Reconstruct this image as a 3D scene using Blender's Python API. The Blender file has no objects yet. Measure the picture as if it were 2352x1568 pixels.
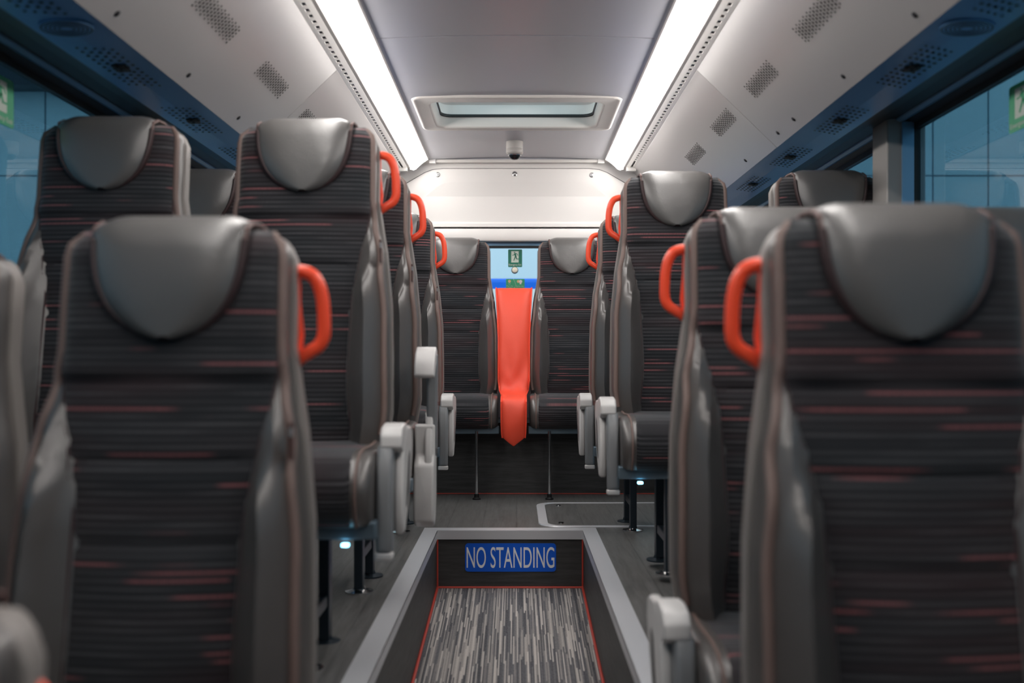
import bpy, bmesh, math, random
from mathutils import Vector, Matrix
random.seed(7)
sc = bpy.context.scene
COL = sc.collection
H = 1.25                      # height of the camera above the lower floor
R = math.radians

# ------------------------------------------------------------------ camera
cam_d = bpy.data.cameras.new('camera')
cam_d.sensor_width = 36.0
cam_d.lens = 35.0
cam_d.shift_x = -11.0 / 2352
cam_d.shift_y = 36.0 / 2352
cam_d.clip_start = 0.05
cam_d.clip_end = 200
cam_d.dof.use_dof = True
cam_d.dof.focus_distance = 4.9
cam_d.dof.aperture_fstop = 2.0
cam_d.dof.aperture_blades = 9
cam = bpy.data.objects.new('camera', cam_d)
cam.location = (0, 0, H)
cam.rotation_euler = (R(90), 0, 0)
COL.objects.link(cam)
sc.camera = cam

# ------------------------------------------------------------------ world, light, exposure
w = bpy.data.worlds.new('hall_light'); sc.world = w
w.use_nodes = True
bgn = w.node_tree.nodes['Background']
bgn.inputs['Color'].default_value = (0.84, 0.94, 0.97, 1)
bgn.inputs['Strength'].default_value = 1.6
sc.view_settings.view_transform = 'Standard'
sc.view_settings.look = 'None'
sc.view_settings.gamma = 1.0
sc.view_settings.use_curve_mapping = False
sc.view_settings.exposure = 0.0
try:
    sc.cycles.use_denoising = True
    sc.cycles.denoiser = 'OPENIMAGEDENOISE'
    sc.cycles.max_bounces = 10
    sc.cycles.diffuse_bounces = 5
    sc.cycles.transparent_max_bounces = 16
    sc.cycles.caustics_reflective = False
    sc.cycles.caustics_refractive = False
    sc.cycles.sample_clamp_indirect = 6.0
except Exception:
    pass
LAMP = 17.5                    # strength of the two ceiling light strips

# ------------------------------------------------------------------ materials
def mat(name, col, rough=.5, metal=0., spec=.5, sheen=0., emit=None, es=0.):
    m = bpy.data.materials.new(name); m.use_nodes = True
    b = m.node_tree.nodes['Principled BSDF']
    b.inputs['Base Color'].default_value = (*col, 1)
    b.inputs['Roughness'].default_value = rough
    b.inputs['Metallic'].default_value = metal
    b.inputs['Specular IOR Level'].default_value = spec
    if sheen: b.inputs['Sheen Weight'].default_value = sheen
    if emit:
        b.inputs['Emission Color'].default_value = (*emit, 1)
        b.inputs['Emission Strength'].default_value = es
    return m
class NT:
    def __init__(s, m): s.m = m; s.t = m.node_tree; s.b = s.t.nodes['Principled BSDF']
    def n(s, typ, **kw):
        x = s.t.nodes.new(typ)
        for k, v in kw.items(): setattr(x, k, v)
        return x
    def l(s, a, b): s.t.links.new(a, b)
    def math(s, op, a, b=None, c=None):
        x = s.n('ShaderNodeMath', operation=op)
        for i, v in enumerate((a, b, c)):
            if v is None: continue
            if isinstance(v, (int, float)): x.inputs[i].default_value = v
            else: s.l(v, x.inputs[i])
        return x.outputs[0]
    def xyz(s):
        tc = s.n('ShaderNodeTexCoord'); sp = s.n('ShaderNodeSeparateXYZ')
        s.l(tc.outputs['Object'], sp.inputs[0]); return tc.outputs['Object'], sp.outputs
    def comb(s, x=0., y=0., z=0.):
        c = s.n('ShaderNodeCombineXYZ')
        for i, v in enumerate((x, y, z)):
            if isinstance(v, (int, float)): c.inputs[i].default_value = v
            else: s.l(v, c.inputs[i])
        return c.outputs[0]
    def ramp(s, fac, pts):
        r = s.n('ShaderNodeValToRGB'); s.l(fac, r.inputs[0])
        e = r.color_ramp.elements
        while len(e) < len(pts): e.new(0.5)
        for i, (p, c) in enumerate(pts):
            e[i].position = p; e[i].color = (*c, 1) if not isinstance(c, (int, float)) else (c, c, c, 1)
        return r.outputs[0]
    def noise(s, vec, scale=1., detail=0., rough=.5):
        x = s.n('ShaderNodeTexNoise'); s.l(vec, x.inputs['Vector'])
        x.inputs['Scale'].default_value = scale; x.inputs['Detail'].default_value = detail
        x.inputs['Roughness'].default_value = rough
        return x.outputs['Fac']
    def mix(s, f, a, b, mode='MIX'):
        x = s.n('ShaderNodeMix', data_type='RGBA', blend_type=mode)
        if isinstance(f, (int, float)): x.inputs[0].default_value = f
        else: s.l(f, x.inputs[0])
        for i, v in ((6, a), (7, b)):
            if isinstance(v, tuple): x.inputs[i].default_value = (*v, 1)
            else: s.l(v, x.inputs[i])
        return x.outputs[2]
    def bump(s, h, dist=.002, strength=1.):
        x = s.n('ShaderNodeBump'); x.inputs['Distance'].default_value = dist
        x.inputs['Strength'].default_value = strength
        s.l(h, x.inputs['Height']); s.l(x.outputs[0], s.b.inputs['Normal'])

def fabric(name, along):
    m = mat(name, (.03, .03, .034), .85, spec=.25, sheen=.25); t = NT(m)
    o, p = t.xyz()
    oi = t.n('ShaderNodeObjectInfo')
    rnd = t.math('MULTIPLY', oi.outputs['Random'], 40.)
    s_ = t.math('SUBTRACT', p[2], t.math('MULTIPLY', p[1], along))
    rows = t.math('DIVIDE', s_, .0125)
    row = t.math('FLOOR', rows); fr = t.math('FRACT', rows)
    # dashes woven along each rib
    v1 = t.comb(t.math('MULTIPLY', p[0], 6.), t.math('MULTIPLY', row, 3.71), rnd)
    n1 = t.noise(v1, 1., 1.)
    v2 = t.comb(t.math('MULTIPLY', p[0], 3.6), t.math('MULTIPLY', row, 5.13), t.math('ADD', rnd, 9.))
    n2 = t.noise(v2, 1., 0.)
    v3 = t.comb(t.math('MULTIPLY', p[0], 2.), t.math('MULTIPLY', s_, 9.), t.math('ADD', rnd, 3.))
    n3 = t.noise(v3, 1., 1.)
    stitch = t.noise(t.comb(t.math('MULTIPLY', p[0], 330.), row, 0.), 1., 0.)
    base = t.ramp(n3, [(.33, (.011, .0135, .017)), (.5, (.0165, .015, .018)), (.68, (.024, .013, .0155))])
    n4 = t.noise(t.comb(t.math('MULTIPLY', p[0], .9), t.math('MULTIPLY', row, 1.37), t.math('ADD', rnd, 5.)), 1., 0.)
    base = t.mix(t.ramp(n4, [(.40, 0.), (.62, .55)]), base, (.032, .033, .037))
    line = t.ramp(fr, [(.30, 0.), (.42, 1.), (.62, 1.), (.74, 0.)])
    grey = t.ramp(n1, [(.45, 0.08), (.68, 1.)])
    pink = t.ramp(n2, [(.655, 0.), (.69, 1.)])
    c1 = t.mix(t.math('MULTIPLY', t.math('MULTIPLY', line, grey), t.math('MULTIPLY_ADD', stitch, 1.2, -.15)), base, (.085, .083, .089))
    c2 = t.mix(t.math('MULTIPLY', t.math('MULTIPLY', line, pink), t.math('MULTIPLY_ADD', stitch, 1.6, -.1)), c1, (.25, .08, .085))
    t.l(c2, t.b.inputs['Base Color'])
    rib = t.math('SINE', t.math('MULTIPLY', rows, 2 * math.pi))
    t.bump(rib, .0010, .5)
    return m
M = {}
M['fabric'] = fabric('ribbed moquette', .0)
M['fabric_cushion'] = fabric('ribbed moquette cushion', .85)
def leather(name, col, rough, spec=.5):
    m = mat(name, col, rough, spec=spec); t = NT(m); o, p = t.xyz()
    n = t.noise(o, 260., 2.); n2 = t.noise(o, 9., 2.)
    t.bump(t.math('ADD', t.math('MULTIPLY', n, .25), t.math('MULTIPLY', n2, 1.6)), .0035, .5)
    return m
M['leather'] = leather('grey leather', (.080, .072, .068), .36, .9)
M['leather_dark'] = leather('headrest leather', (.105, .100, .096), .34, .9)
M['shell'] = mat('taupe seat shell', (.21, .19, .178), .5)
M['piping'] = mat('brown stitched piping', (.115, .062, .055), .6)
M['piping_dark'] = mat('dark maroon piping', (.035, .016, .017), .6)
M['edge'] = leather('brown leather edge', (.17, .115, .10), .55)
M['red'] = mat('red orange plastic', (.95, .085, .032), .35)
M['red_cloth'] = leather('red vinyl cloth', (.93, .085, .04), .5)
M['arm'] = mat('light grey plastic', (.62, .61, .60), .38)
M['arm_pad'] = mat('mid grey arm pad', (.20, .21, .22), .36)
M['steel'] = mat('dark painted steel', (.035, .05, .065), .35, .6)
M['steel_blue'] = mat('blue grey seat rail', (.12, .17, .21), .4, .3)
M['chrome'] = mat('chrome', (.7, .7, .7), .15, 1.)
M['tag'] = mat('black woven tag', (.05, .018, .015), .6)
M['white'] = mat('white print', (.93, .93, .93), .5)
M['black'] = mat('black rubber', (.006, .006, .007), .5)
M['alu'] = mat('brushed aluminium', (.72, .73, .76), .38, .5)
M['cream'] = mat('cream ceiling plastic', (.66, .63, .60), .45, spec=.35)
M['cream_bulk'] = mat('cream bulkhead moulding', (.80, .775, .75), .45, spec=.35)
M['panel'] = mat('grey parcel rack underside', (.42, .405, .40), .32, spec=.55)
M['ceil'] = mat('satin grey ceiling panel', (.45, .45, .49), .34, spec=.6)  # bluish tint stands in for blue light the ceiling reflects
M['bluelit_panel'] = mat('service panel tinted by blue window light', (.17, .42, .76), .30, .1)  # blue reflected from the windows is put into the base colour
M['darktrim'] = mat('dark charcoal duct moulding', (.018, .018, .022), .5)
M['bluestrip'] = mat('blue grey rail with window light', (.22, .42, .62), .3, .3)  # colour raised to carry window light reflected from below
M['pillar'] = mat('warm grey pillar trim', (.36, .34, .32), .5)
M['housing'] = mat('lamp housing', (.72, .70, .68), .45)
M['lamp'] = mat('glowing diffuser', (.9, .9, .9), .4, emit=(1., .955, .92), es=LAMP)
M['led'] = mat('cyan led', (.2, .6, .9), .4, emit=(.25, .7, 1.), es=8.)
M['redline'] = mat('red weld bead', (.52, .06, .04), .45)
M['sign_blue'] = mat('blue sign vinyl', (.0, .11, .68), .4)
M['sign_green'] = mat('green sign vinyl', (.0, .17, .105), .4)
M['sign_lightgreen'] = mat('light green and backlit sign vinyl', (.04, .42, .20), .4)  # sticker's own green; on the side windows it imitates light shining through
M['sign_pale'] = mat('pale sign print', (.62, .70, .62), .5)
M['sign_skin'] = mat('peach print', (.85, .55, .30), .5)
M['ivory'] = mat('ivory knob', (.85, .80, .66), .25)
M['blueban'] = mat('bright blue paint', (.0, .16, .85), .35)
M['darkwall'] = mat('dark vinyl lining', (.03, .03, .034), .55)
M['lens'] = mat('black dome', (.01, .01, .012), .08)

def plank_mat():
    m = mat('grey oak vinyl planks', (.06, .06, .06), .42, spec=.5); t = NT(m); o, p = t.xyz()
    br = t.n('ShaderNodeTexBrick'); br.offset = .37
    mp = t.comb(p[1], p[0], 0.); t.l(mp, br.inputs['Vector'])
    br.inputs['Scale'].default_value = 1.
    br.inputs['Brick Width'].default_value = .92; br.inputs['Row Height'].default_value = .153
    br.inputs['Mortar Size'].default_value = .0022
    br.inputs['Color1'].default_value = (.135, .128, .12, 1); br.inputs['Color2'].default_value = (.095, .092, .09, 1)
    br.inputs['Mortar'].default_value = (.035, .033, .032, 1)
    g = t.noise(t.comb(t.math('MULTIPLY', p[0], 60.), t.math('MULTIPLY', p[1], 5.), p[2]), 1., 4., .65)
    c = t.mix(.55, br.outputs['Color'], t.ramp(g, [(.3, .035), (.72, .16)]))
    t.l(c, t.b.inputs['Base Color']); t.bump(g, .001, .3)
    return m
M['plank'] = plank_mat()
def wallvinyl():
    m = mat('dark oak vinyl lining', (.05, .05, .05), .5); t = NT(m); o, p = t.xyz()
    g = t.noise(t.comb(t.math('MULTIPLY', p[0], 6.), t.math('MULTIPLY', p[1], 6.), t.math('MULTIPLY', p[2], 70.)), 1., 4., .65)
    t.l(t.ramp(g, [(.3, .030), (.75, .075)]), t.b.inputs['Base Color']); return m
M['vinylwall'] = wallvinyl()
def carpet():
    m = mat('striped aisle carpet', (.2, .2, .2), .8, spec=.2); t = NT(m); o, p = t.xyz()
    c = t.math('DIVIDE', p[0], .0046); ci = t.math('FLOOR', c)
    wn = t.n('ShaderNodeTexWhiteNoise', noise_dimensions='1D'); t.l(ci, wn.inputs['W'])
    r = t.math('FLOOR', t.math('ADD', t.math('DIVIDE', p[1], .27), t.math('MULTIPLY', wn.outputs['Value'], 9.)))
    w2 = t.n('ShaderNodeTexWhiteNoise', noise_dimensions='2D'); t.l(t.comb(ci, r), w2.inputs['Vector'])
    col = t.ramp(w2.outputs['Value'], [(0., (.03, .032, .042)), (.3, (.09, .09, .105)), (.55, (.22, .205, .20)), (.8, (.46, .42, .39)), (1., (.62, .57, .53))])
    g = t.noise(t.comb(t.math('MULTIPLY', p[0], 500.), t.math('MULTIPLY', p[1], 90.), 0.), 1., 2.)
    t.l(t.mix(.22, col, t.ramp(g, [(.3, .03), (.7, .45)])), t.b.inputs['Base Color'])
    return m
M['carpet'] = carpet()
def cladding():
    m = mat('pale blue hall cladding', (.42, .62, .72), .5); t = NT(m); o, p = t.xyz()
    br = t.n('ShaderNodeTexBrick'); br.offset = 0.
    t.l(t.comb(t.math('ADD', p[0], .39), p[2], 0.), br.inputs['Vector'])
    br.inputs['Scale'].default_value = 1.
    br.inputs['Brick Width'].default_value = .78; br.inputs['Row Height'].default_value = 1.9
    br.inputs['Mortar Size'].default_value = .012
    br.inputs['Color1'].default_value = (.70, .86, .89, 1); br.inputs['Color2'].default_value = (.73, .88, .90, 1)
    br.inputs['Mortar'].default_value = (.08, .15, .2, 1)
    t.l(br.outputs['Color'], t.b.inputs['Base Color']); return m
M['cladding'] = cladding()
def glass(name, tint, rough=0.):
    m = bpy.data.materials.new(name); m.use_nodes = True
    t = m.node_tree; t.nodes.clear()
    out = t.nodes.new('ShaderNodeOutputMaterial')
    tr = t.nodes.new('ShaderNodeBsdfTransparent'); tr.inputs[0].default_value = (*tint, 1)
    gl = t.nodes.new('ShaderNodeBsdfGlossy'); gl.inputs['Roughness'].default_value = rough
    fr = t.nodes.new('ShaderNodeFresnel'); fr.inputs['IOR'].default_value = 1.5
    mx = t.nodes.new('ShaderNodeMixShader')
    geo = t.nodes.new('ShaderNodeNewGeometry'); mr = t.nodes.new('ShaderNodeMapRange')
    mr.inputs['To Min'].default_value = 1.6; mr.inputs['To Max'].default_value = 1 / 1.6
    t.links.new(geo.outputs['Backfacing'], mr.inputs['Value']); t.links.new(mr.outputs[0], fr.inputs['IOR'])
    t.links.new(fr.outputs[0], mx.inputs[0]); t.links.new(tr.outputs[0], mx.inputs[1])
    t.links.new(gl.outputs[0], mx.inputs[2]); t.links.new(mx.outputs[0], out.inputs[0])
    return m
M['sideglass'] = glass('tinted side glass', (.30, .43, .50))
M['rearglass'] = glass('clear rear glass', (.88, .93, .95))
def acrylic():
    m = bpy.data.materials.new('translucent roof glazing'); m.use_nodes = True
    t = m.node_tree; t.nodes.clear(); out = t.nodes.new('ShaderNodeOutputMaterial')
    a = t.nodes.new('ShaderNodeBsdfTransparent'); a.inputs[0].default_value = (.75, .82, .84, 1)
    b = t.nodes.new('ShaderNodeBsdfTranslucent'); b.inputs[0].default_value = (.8, .88, .90, 1)
    x = t.nodes.new('ShaderNodeMixShader'); x.inputs[0].default_value = .55
    t.links.new(a.outputs[0], x.inputs[1]); t.links.new(b.outputs[0], x.inputs[2]); t.links.new(x.outputs[0], out.inputs[0])
    return m
M['hatchglass'] = acrylic()

# ------------------------------------------------------------------ mesh helpers
def obj(name, bm, m, parent=None, smooth=False, bevel=0., angle=40):
    me = bpy.data.meshes.new(name)
    bmesh.ops.recalc_face_normals(bm, faces=bm.faces)
    bm.to_mesh(me); bm.free()
    for x in (m if isinstance(m, (list, tuple)) else [m]): me.materials.append(x)
    if smooth:
        for p in me.polygons: p.use_smooth = True
        try: me.set_sharp_from_angle(angle=R(angle))
        except Exception: pass
    o = bpy.data.objects.new(name, me); COL.objects.link(o)
    if parent: o.parent = parent
    if bevel:
        b = o.modifiers.new('bevel', 'BEVEL'); b.width = bevel; b.segments = 3; b.limit_method = 'ANGLE'
        for p in me.polygons: p.use_smooth = True
        try: me.set_sharp_from_angle(angle=R(60))
        except Exception: pass
    return o
def tag(o, label, cat, group=None):
    o['label'] = label; o['category'] = cat
    if group: o['group'] = group
    return o
def struct(o): o['kind'] = 'structure'; return o
def thing(name, label, cat, loc=(0, 0, 0), group=None):
    o = bpy.data.objects.new(name, None); o.empty_display_size = .1
    COL.objects.link(o); o.location = loc
    return tag(o, label, cat, group)
def box(bm, x0, x1, y0, y1, z0, z1, mi=0):
    vs = [bm.verts.new((x, y, z)) for x in (x0, x1) for y in (y0, y1) for z in (z0, z1)]
    for f in ((0, 1, 3, 2), (4, 6, 7, 5), (0, 4, 5, 1), (2, 3, 7, 6), (0, 2, 6, 4), (1, 5, 7, 3)):
        bm.faces.new([vs[i] for i in f]).material_index = mi
def NB(): return bmesh.new()
def bx(x0, x1, y0, y1, z0, z1):
    bm = NB(); box(bm, x0, x1, y0, y1, z0, z1); return bm
def quad(bm, a, b, c, d, mi=0):
    f = bm.faces.new([bm.verts.new(p) for p in (a, b, c, d)]); f.material_index = mi
def loft(bm, loops, closed=True, cap0=False, cap1=False, mi=0):
    rows = [[bm.verts.new(p) for p in l] for l in loops]
    n = len(loops[0])
    for a, b in zip(rows, rows[1:]):
        for i in range(n if closed else n - 1):
            j = (i + 1) % n
            bm.faces.new((a[i], a[j], b[j], b[i])).material_index = mi
    if cap0: bm.faces.new(rows[0]).material_index = mi
    if cap1: bm.faces.new(rows[-1][::-1]).material_index = mi
    return rows
def extrude_profile(bm, prof, y0, y1, thick=None, ny=1, mi=0):
    """an open (x, z) profile swept along the bus from y0 to y1, z above the camera level, given thickness away from the cabin"""
    loops = [[(x, y0 + (y1 - y0) * k / ny, z + H) for x, z in prof] for k in range(ny + 1)]
    loft(bm, loops, closed=False, mi=mi)
def closed_profile(bm, prof, y0, y1, mi=0):
    loft(bm, [[(x, y, z + H) for x, z in prof] for y in (y0, y1)], True, True, True, mi)
def tube(bm, pts, r, seg=10, closed=False, ry=None, caps=True):
    pts = [Vector(p) for p in pts]; n = len(pts); loops = []
    prev = None
    for i, p in enumerate(pts):
        if closed: tdir = pts[(i + 1) % n] - pts[i - 1]
        else: tdir = pts[min(i + 1, n - 1)] - pts[max(i - 1, 0)]
        tdir.normalize()
        if prev is None:
            up = Vector((0, 0, 1)) if abs(tdir.z) < .9 else Vector((0, 1, 0))
            u = tdir.cross(up).normalized()
        else:
            u = (prev - tdir * prev.dot(tdir)).normalized()
        prev = u; v = tdir.cross(u)
        rr = r[i] if isinstance(r, (list, tuple)) else r
        r2 = rr if ry is None else (ry[i] if isinstance(ry, (list, tuple)) else ry)
        loops.append([p + u * rr * math.cos(a) + v * r2 * math.sin(a) for a in [2 * math.pi * k / seg for k in range(seg)]])
    if closed: loops.append(loops[0])
    loft(bm, loops, True, caps and not closed, caps and not closed)
    if closed: bmesh.ops.remove_doubles(bm, verts=bm.verts, dist=1e-6)
def lathe(bm, prof, c=(0, 0, 0), seg=24, axis='z'):
    def P(r, h, a):
        if axis == 'z': return (c[0] + r * math.cos(a), c[1] + r * math.sin(a), c[2] + h)
        if axis == 'y': return (c[0] + r * math.cos(a), c[1] + h, c[2] + r * math.sin(a))
        return (c[0] + h, c[1] + r * math.cos(a), c[2] + r * math.sin(a))
    loops = [[P(max(r, 1e-4), h, 2 * math.pi * k / seg) for k in range(seg)] for r, h in prof]
    loft(bm, loops, True, True, True)
def rrect(x0, x1, y0, y1, r, n=6):
    pts = []
    for cx, cy, a0 in ((x1 - r, y1 - r, 0), (x0 + r, y1 - r, 90), (x0 + r, y0 + r, 180), (x1 - r, y0 + r, 270)):
        for k in range(n + 1):
            a = R(a0 + 90 * k / n); pts.append((cx + r * math.cos(a), cy + r * math.sin(a)))
    return pts
def copy_thing(root, loc=None, label=None, group=None):
    r = root.copy(); COL.objects.link(r)
    if loc is not None: r.location = loc
    if label: r['label'] = label
    if group: r['group'] = group
    for ch in root.children:
        c = ch.copy(); COL.objects.link(c); c.parent = r
        for g in ch.children:
            d = g.copy(); COL.objects.link(d); d.parent = c
    return r
def smoothstep(a, b, x):
    t = max(0., min(1., (x - a) / (b - a))); return t * t * (3 - 2 * t)
def lerp_tab(tab, x):
    for (a, va), (b, vb) in zip(tab, tab[1:]):
        if x <= b:
            t = max(0., (x - a) / (b - a)); t = t * t * (3 - 2 * t)
            return va + (vb - va) * t
    return tab[-1][1]

# ================================================================== THE COACH BODY
YF, YR = -2.6, 5.93          # front and rear end of the cabin
PZ = -.75                    # raised seat platform, relative to camera level
FZ = -1.18                   # lower side floor
P0 = (.690, 1.100); P1 = (.998, .802); P2 = (1.17, .792); P3 = (1.320, .828); P4 = (1.345, .8225); P5 = (1.375, .811)
WX = 1.375

# ---- floor: platforms, aisle well with a gentle ramp, lower floor
def aisle_z(y): return -.994 - .073 * (4.29 - y) if y > 1.0 else -.994 - .073 * 3.29
WL, WR = -.345, .287         # walls of the aisle well
bm = NB()
yp = 2.15                    # front edge of the platform
for x0, x1 in ((-1.42, WL - .055), (WR + .055, 1.42)):
    box(bm, x0, x1, yp, 4.33, H + FZ - .1, H + PZ)
box(bm, -1.42, 1.42, 4.33, 6.05, H + FZ - .1, H + PZ)
for x0, x1 in ((-1.42, WL - .02), (WR + .02, 1.42)):
    box(bm, x0, x1, YF, yp, H + FZ - .12, H + FZ)
struct(obj('floor', bm, M['plank']))
# aisle carpet
bm = NB(); ys = [YF, 1.0, 2.0, 3.0, 4.30]
loft(bm, [[(WL, y, H + aisle_z(y)), (WR, y, H + aisle_z(y)), (WR, y, H + aisle_z(y) - .03), (WL, y, H + aisle_z(y) - .03)] for y in ys], True, True, True)
tag(obj('aisle_carpet', bm, M['carpet']), 'grey striped carpet strip sloping down the middle of the sunken aisle', 'carpet')
# linings of the well (two sides, end riser)
bm = NB()
for x0, x1, s in ((WL - .055, WL, 1), (WR, WR + .055, 1)):
    vs = []
    loft(bm, [[(x0, y, H + PZ - .003 if y >= yp else H + FZ + .02), (x1, y, H + PZ - .003 if y >= yp else H + FZ + .02),
               (x1, y, H + aisle_z(y) - .05), (x0, y, H + aisle_z(y) - .05)] for y in (yp, 3.0, 4.30)], True, True, True)
box(bm, WL - .055, WR + .055, 4.295, 4.345, H - 1.05, H + PZ - .003)
struct(obj('trim_1', bm, M['vinylwall']))
# red weld beads in the well corners
bm = NB()
tube(bm, [(WL + .004, 4.288, H + aisle_z(4.288) + .004)] + [(WL + .004, y, H + aisle_z(y) + .004) for y in (3.5, 2.5, 1.2)], .0055, 8)
tube(bm, [(WR - .004, 4.288, H + aisle_z(4.288) + .004)] + [(WR - .004, y, H + aisle_z(y) + .004) for y in (3.5, 2.5, 1.2)], .0055, 8)
tube(bm, [(WL + .003, 4.289, H - .992), (WR - .003, 4.289, H - .992)], .0055, 8)
tube(bm, [(WL + .003, 4.290, H - .992), (WL + .003, 4.290, H - .785)], .004, 8)
tube(bm, [(WR - .003, 4.290, H - .992), (WR - .003, 4.290, H - .785)], .004, 8)
struct(obj('trim_2', bm, M['redline'], smooth=True))
# aluminium nosing round the well
bm = NB()
zt = H + PZ
def nosing(bm):
    o = [(WL - .058, yp), (WL - .058, 4.352), (WR + .058, 4.352), (WR + .058, yp)]
    i = [(WL + .003, yp), (WL + .003, 4.288), (WR - .003, 4.288), (WR - .003, yp)]
    for z0, z1, a, b in ((zt - .001, zt + .005, o, i),):
        for k in range(3):
            A, B, C, D = a[k], a[k + 1], b[k + 1], b[k]
            top = [bm.verts.new((p[0], p[1], z1)) for p in (A, B, C, D)]
            bot = [bm.verts.new((p[0], p[1], z0)) for p in (A, B, C, D)]
            bm.faces.new(top); bm.faces.new(bot[::-1])
            for q in range(4): bm.faces.new((top[q], bot[q], bot[(q + 1) % 4], top[(q + 1) % 4]))
    box(bm, WL, WL + .003, yp, 4.288, zt - .034, zt + .004)
    box(bm, WR - .003, WR, yp, 4.288, zt - .034, zt + .004)
    box(bm, WL, WR, 4.285, 4.288, zt - .034, zt + .004)
nosing(bm)
struct(obj('trim_3', bm, M['alu']))

# ---- lower walls, window rails
for s, nm in ((-1, 'left'), (1, 'right')):
    bm = NB()
    x0, x1 = sorted((s * WX, s * (WX + .05)))
    box(bm, x0, x1, YF, YR + .1, H + FZ - .12, H - .12)
    xa, xb = sorted((s * (WX - .03), s * (WX + .05)))
    box(bm, xa, xb, YF, YR + .1, H - .14, H - .10)
    struct(obj('wall_' + nm, bm, M['darkwall']))
    # moulded duct and rail above the windows
    bm = NB()
    closed_profile(bm, [(s * x, z) for x, z in (P2, (1.19, .802), (1.25, .820), P3, P4, P5, (1.42, .811), (1.42, .90), (1.17, .90))], YF, YR)
    struct(obj('trim_%d' % (4 if s < 0 else 5), bm, M['darktrim']))
    bm = NB()
    closed_profile(bm, [(s * x, z) for x, z in ((1.316, .827), (1.317, .822), (1.330, .8155), (1.346, .820), (1.340, .830))], YF, YR)
    struct(obj('trim_%d' % (6 if s < 0 else 7), bm, M['bluestrip']))
    # service panel (speaker and nozzle field)
    bm = NB()
    closed_profile(bm, [(s * x, z) for x, z in ((1.001, .806), (1.085, .794), P2, (1.17, .82), (1.0, .84))], YF, YR)
    struct(obj('trim_%d' % (8 if s < 0 else 9), bm, M['bluelit_panel']))
    # glazing: three panes a side with pillars between
    panes = [(YF, 3.48), (3.58, YR)]
    n0 = 1 if s < 0 else 3
    for k, (ya, yb) in enumerate(panes):
        xg0, xg1 = sorted((s * (WX + .012), s * (WX + .018)))
        g = struct(obj('window_%d' % (n0 + k), bx(xg0, xg1, ya, yb, H - .12, H + .85), M['sideglass']))
        bm = NB()
        for (y0, y1, z0, z1) in ((ya, yb, .79, .85), (ya, yb, -.13, -.10), (ya, ya + .03, -.12, .85), (yb - .03, yb, -.12, .85)):
            xs0, xs1 = sorted((s * (WX + .002), s * (WX + .024)))
            box(bm, xs0, xs1, y0, y1, H + z0, H + z1)
        obj('window_seal', bm, M['black'], g)
    # pillar
    bm = NB(); x0, x1 = sorted((s * 1.285, s * 1.42))
    box(bm, x0, x1, 3.455, 3.60, H - .14, H + .84)
    pl = struct(obj('trim_%d' % (10 if s < 0 else 11), bm, M['pillar'], bevel=.006))
    bm = NB(); x0, x1 = sorted((s * 1.335, s * 1.375))
    box(bm, x0, x1, 3.445, 3.457, H - .12, H + .815)
    obj('pillar_channel', bm, M['bluestrip'], pl)

# ---- parcel rack undersides
def rackpt(s, t, off=0.):
    x = P0[0] + (P1[0] - P0[0]) * t; z = P0[1] + (P1[1] - P0[1]) * t
    nx, nz = -.695, -.719       # into the cabin
    return (s * (x + nx * off), z + nz * off)
for s in (-1, 1):
    bm = NB()
    for y0, y1 in ((YF, 3.815), (3.8185, YR)):
        prof = [rackpt(s, 0, .0), rackpt(s, .5, .0), rackpt(s, 1, 0)]
        prof += [(s * (P1[0] + .004), P1[1] + .02), (s * .80, 1.18), (s * .69, 1.18)]
        closed_profile(bm, prof, y0, y1)
    struct(obj('trim_%d' % (12 if s < 0 else 13), bm, M['panel'], bevel=.002))

# ---- ceiling between the lamps (opening for the roof hatch)
HY0, HY1, HX = 4.47, 5.07, .455
bm = NB()
def ceilz(x): return 1.160 + .012 * (1 - (x / .52) ** 2)
def ceil_piece(x0, x1, y0, y1):
    n = 8
    prof = [(x0 + (x1 - x0) * k / n, ceilz(x0 + (x1 - x0) * k / n)) for k in range(n + 1)]
    closed_profile(bm, prof + [(x1, 1.25), (x0, 1.25)], y0, y1)
ceil_piece(-.53, .53, YF, 3.622)
ceil_piece(-.53, .53, 3.632, HY0)
ceil_piece(-.53, -HX, HY0, HY1); ceil_piece(HX, .53, HY0, HY1)
ceil_piece(-.53, .53, HY1, 5.88)
box(bm, -.53, .53, 3.615, 3.635, H + 1.178, H + 1.25)
box(bm, -1.44, -.50, YF, 6.05, H + 1.20, H + 1.26); box(bm, .50, 1.44, YF, 6.05, H + 1.20, H + 1.26)
box(bm, -.55, .55, 5.87, 6.05, H + 1.158, H + 1.26)
struct(obj('ceiling', bm, M['ceil']))

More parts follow.
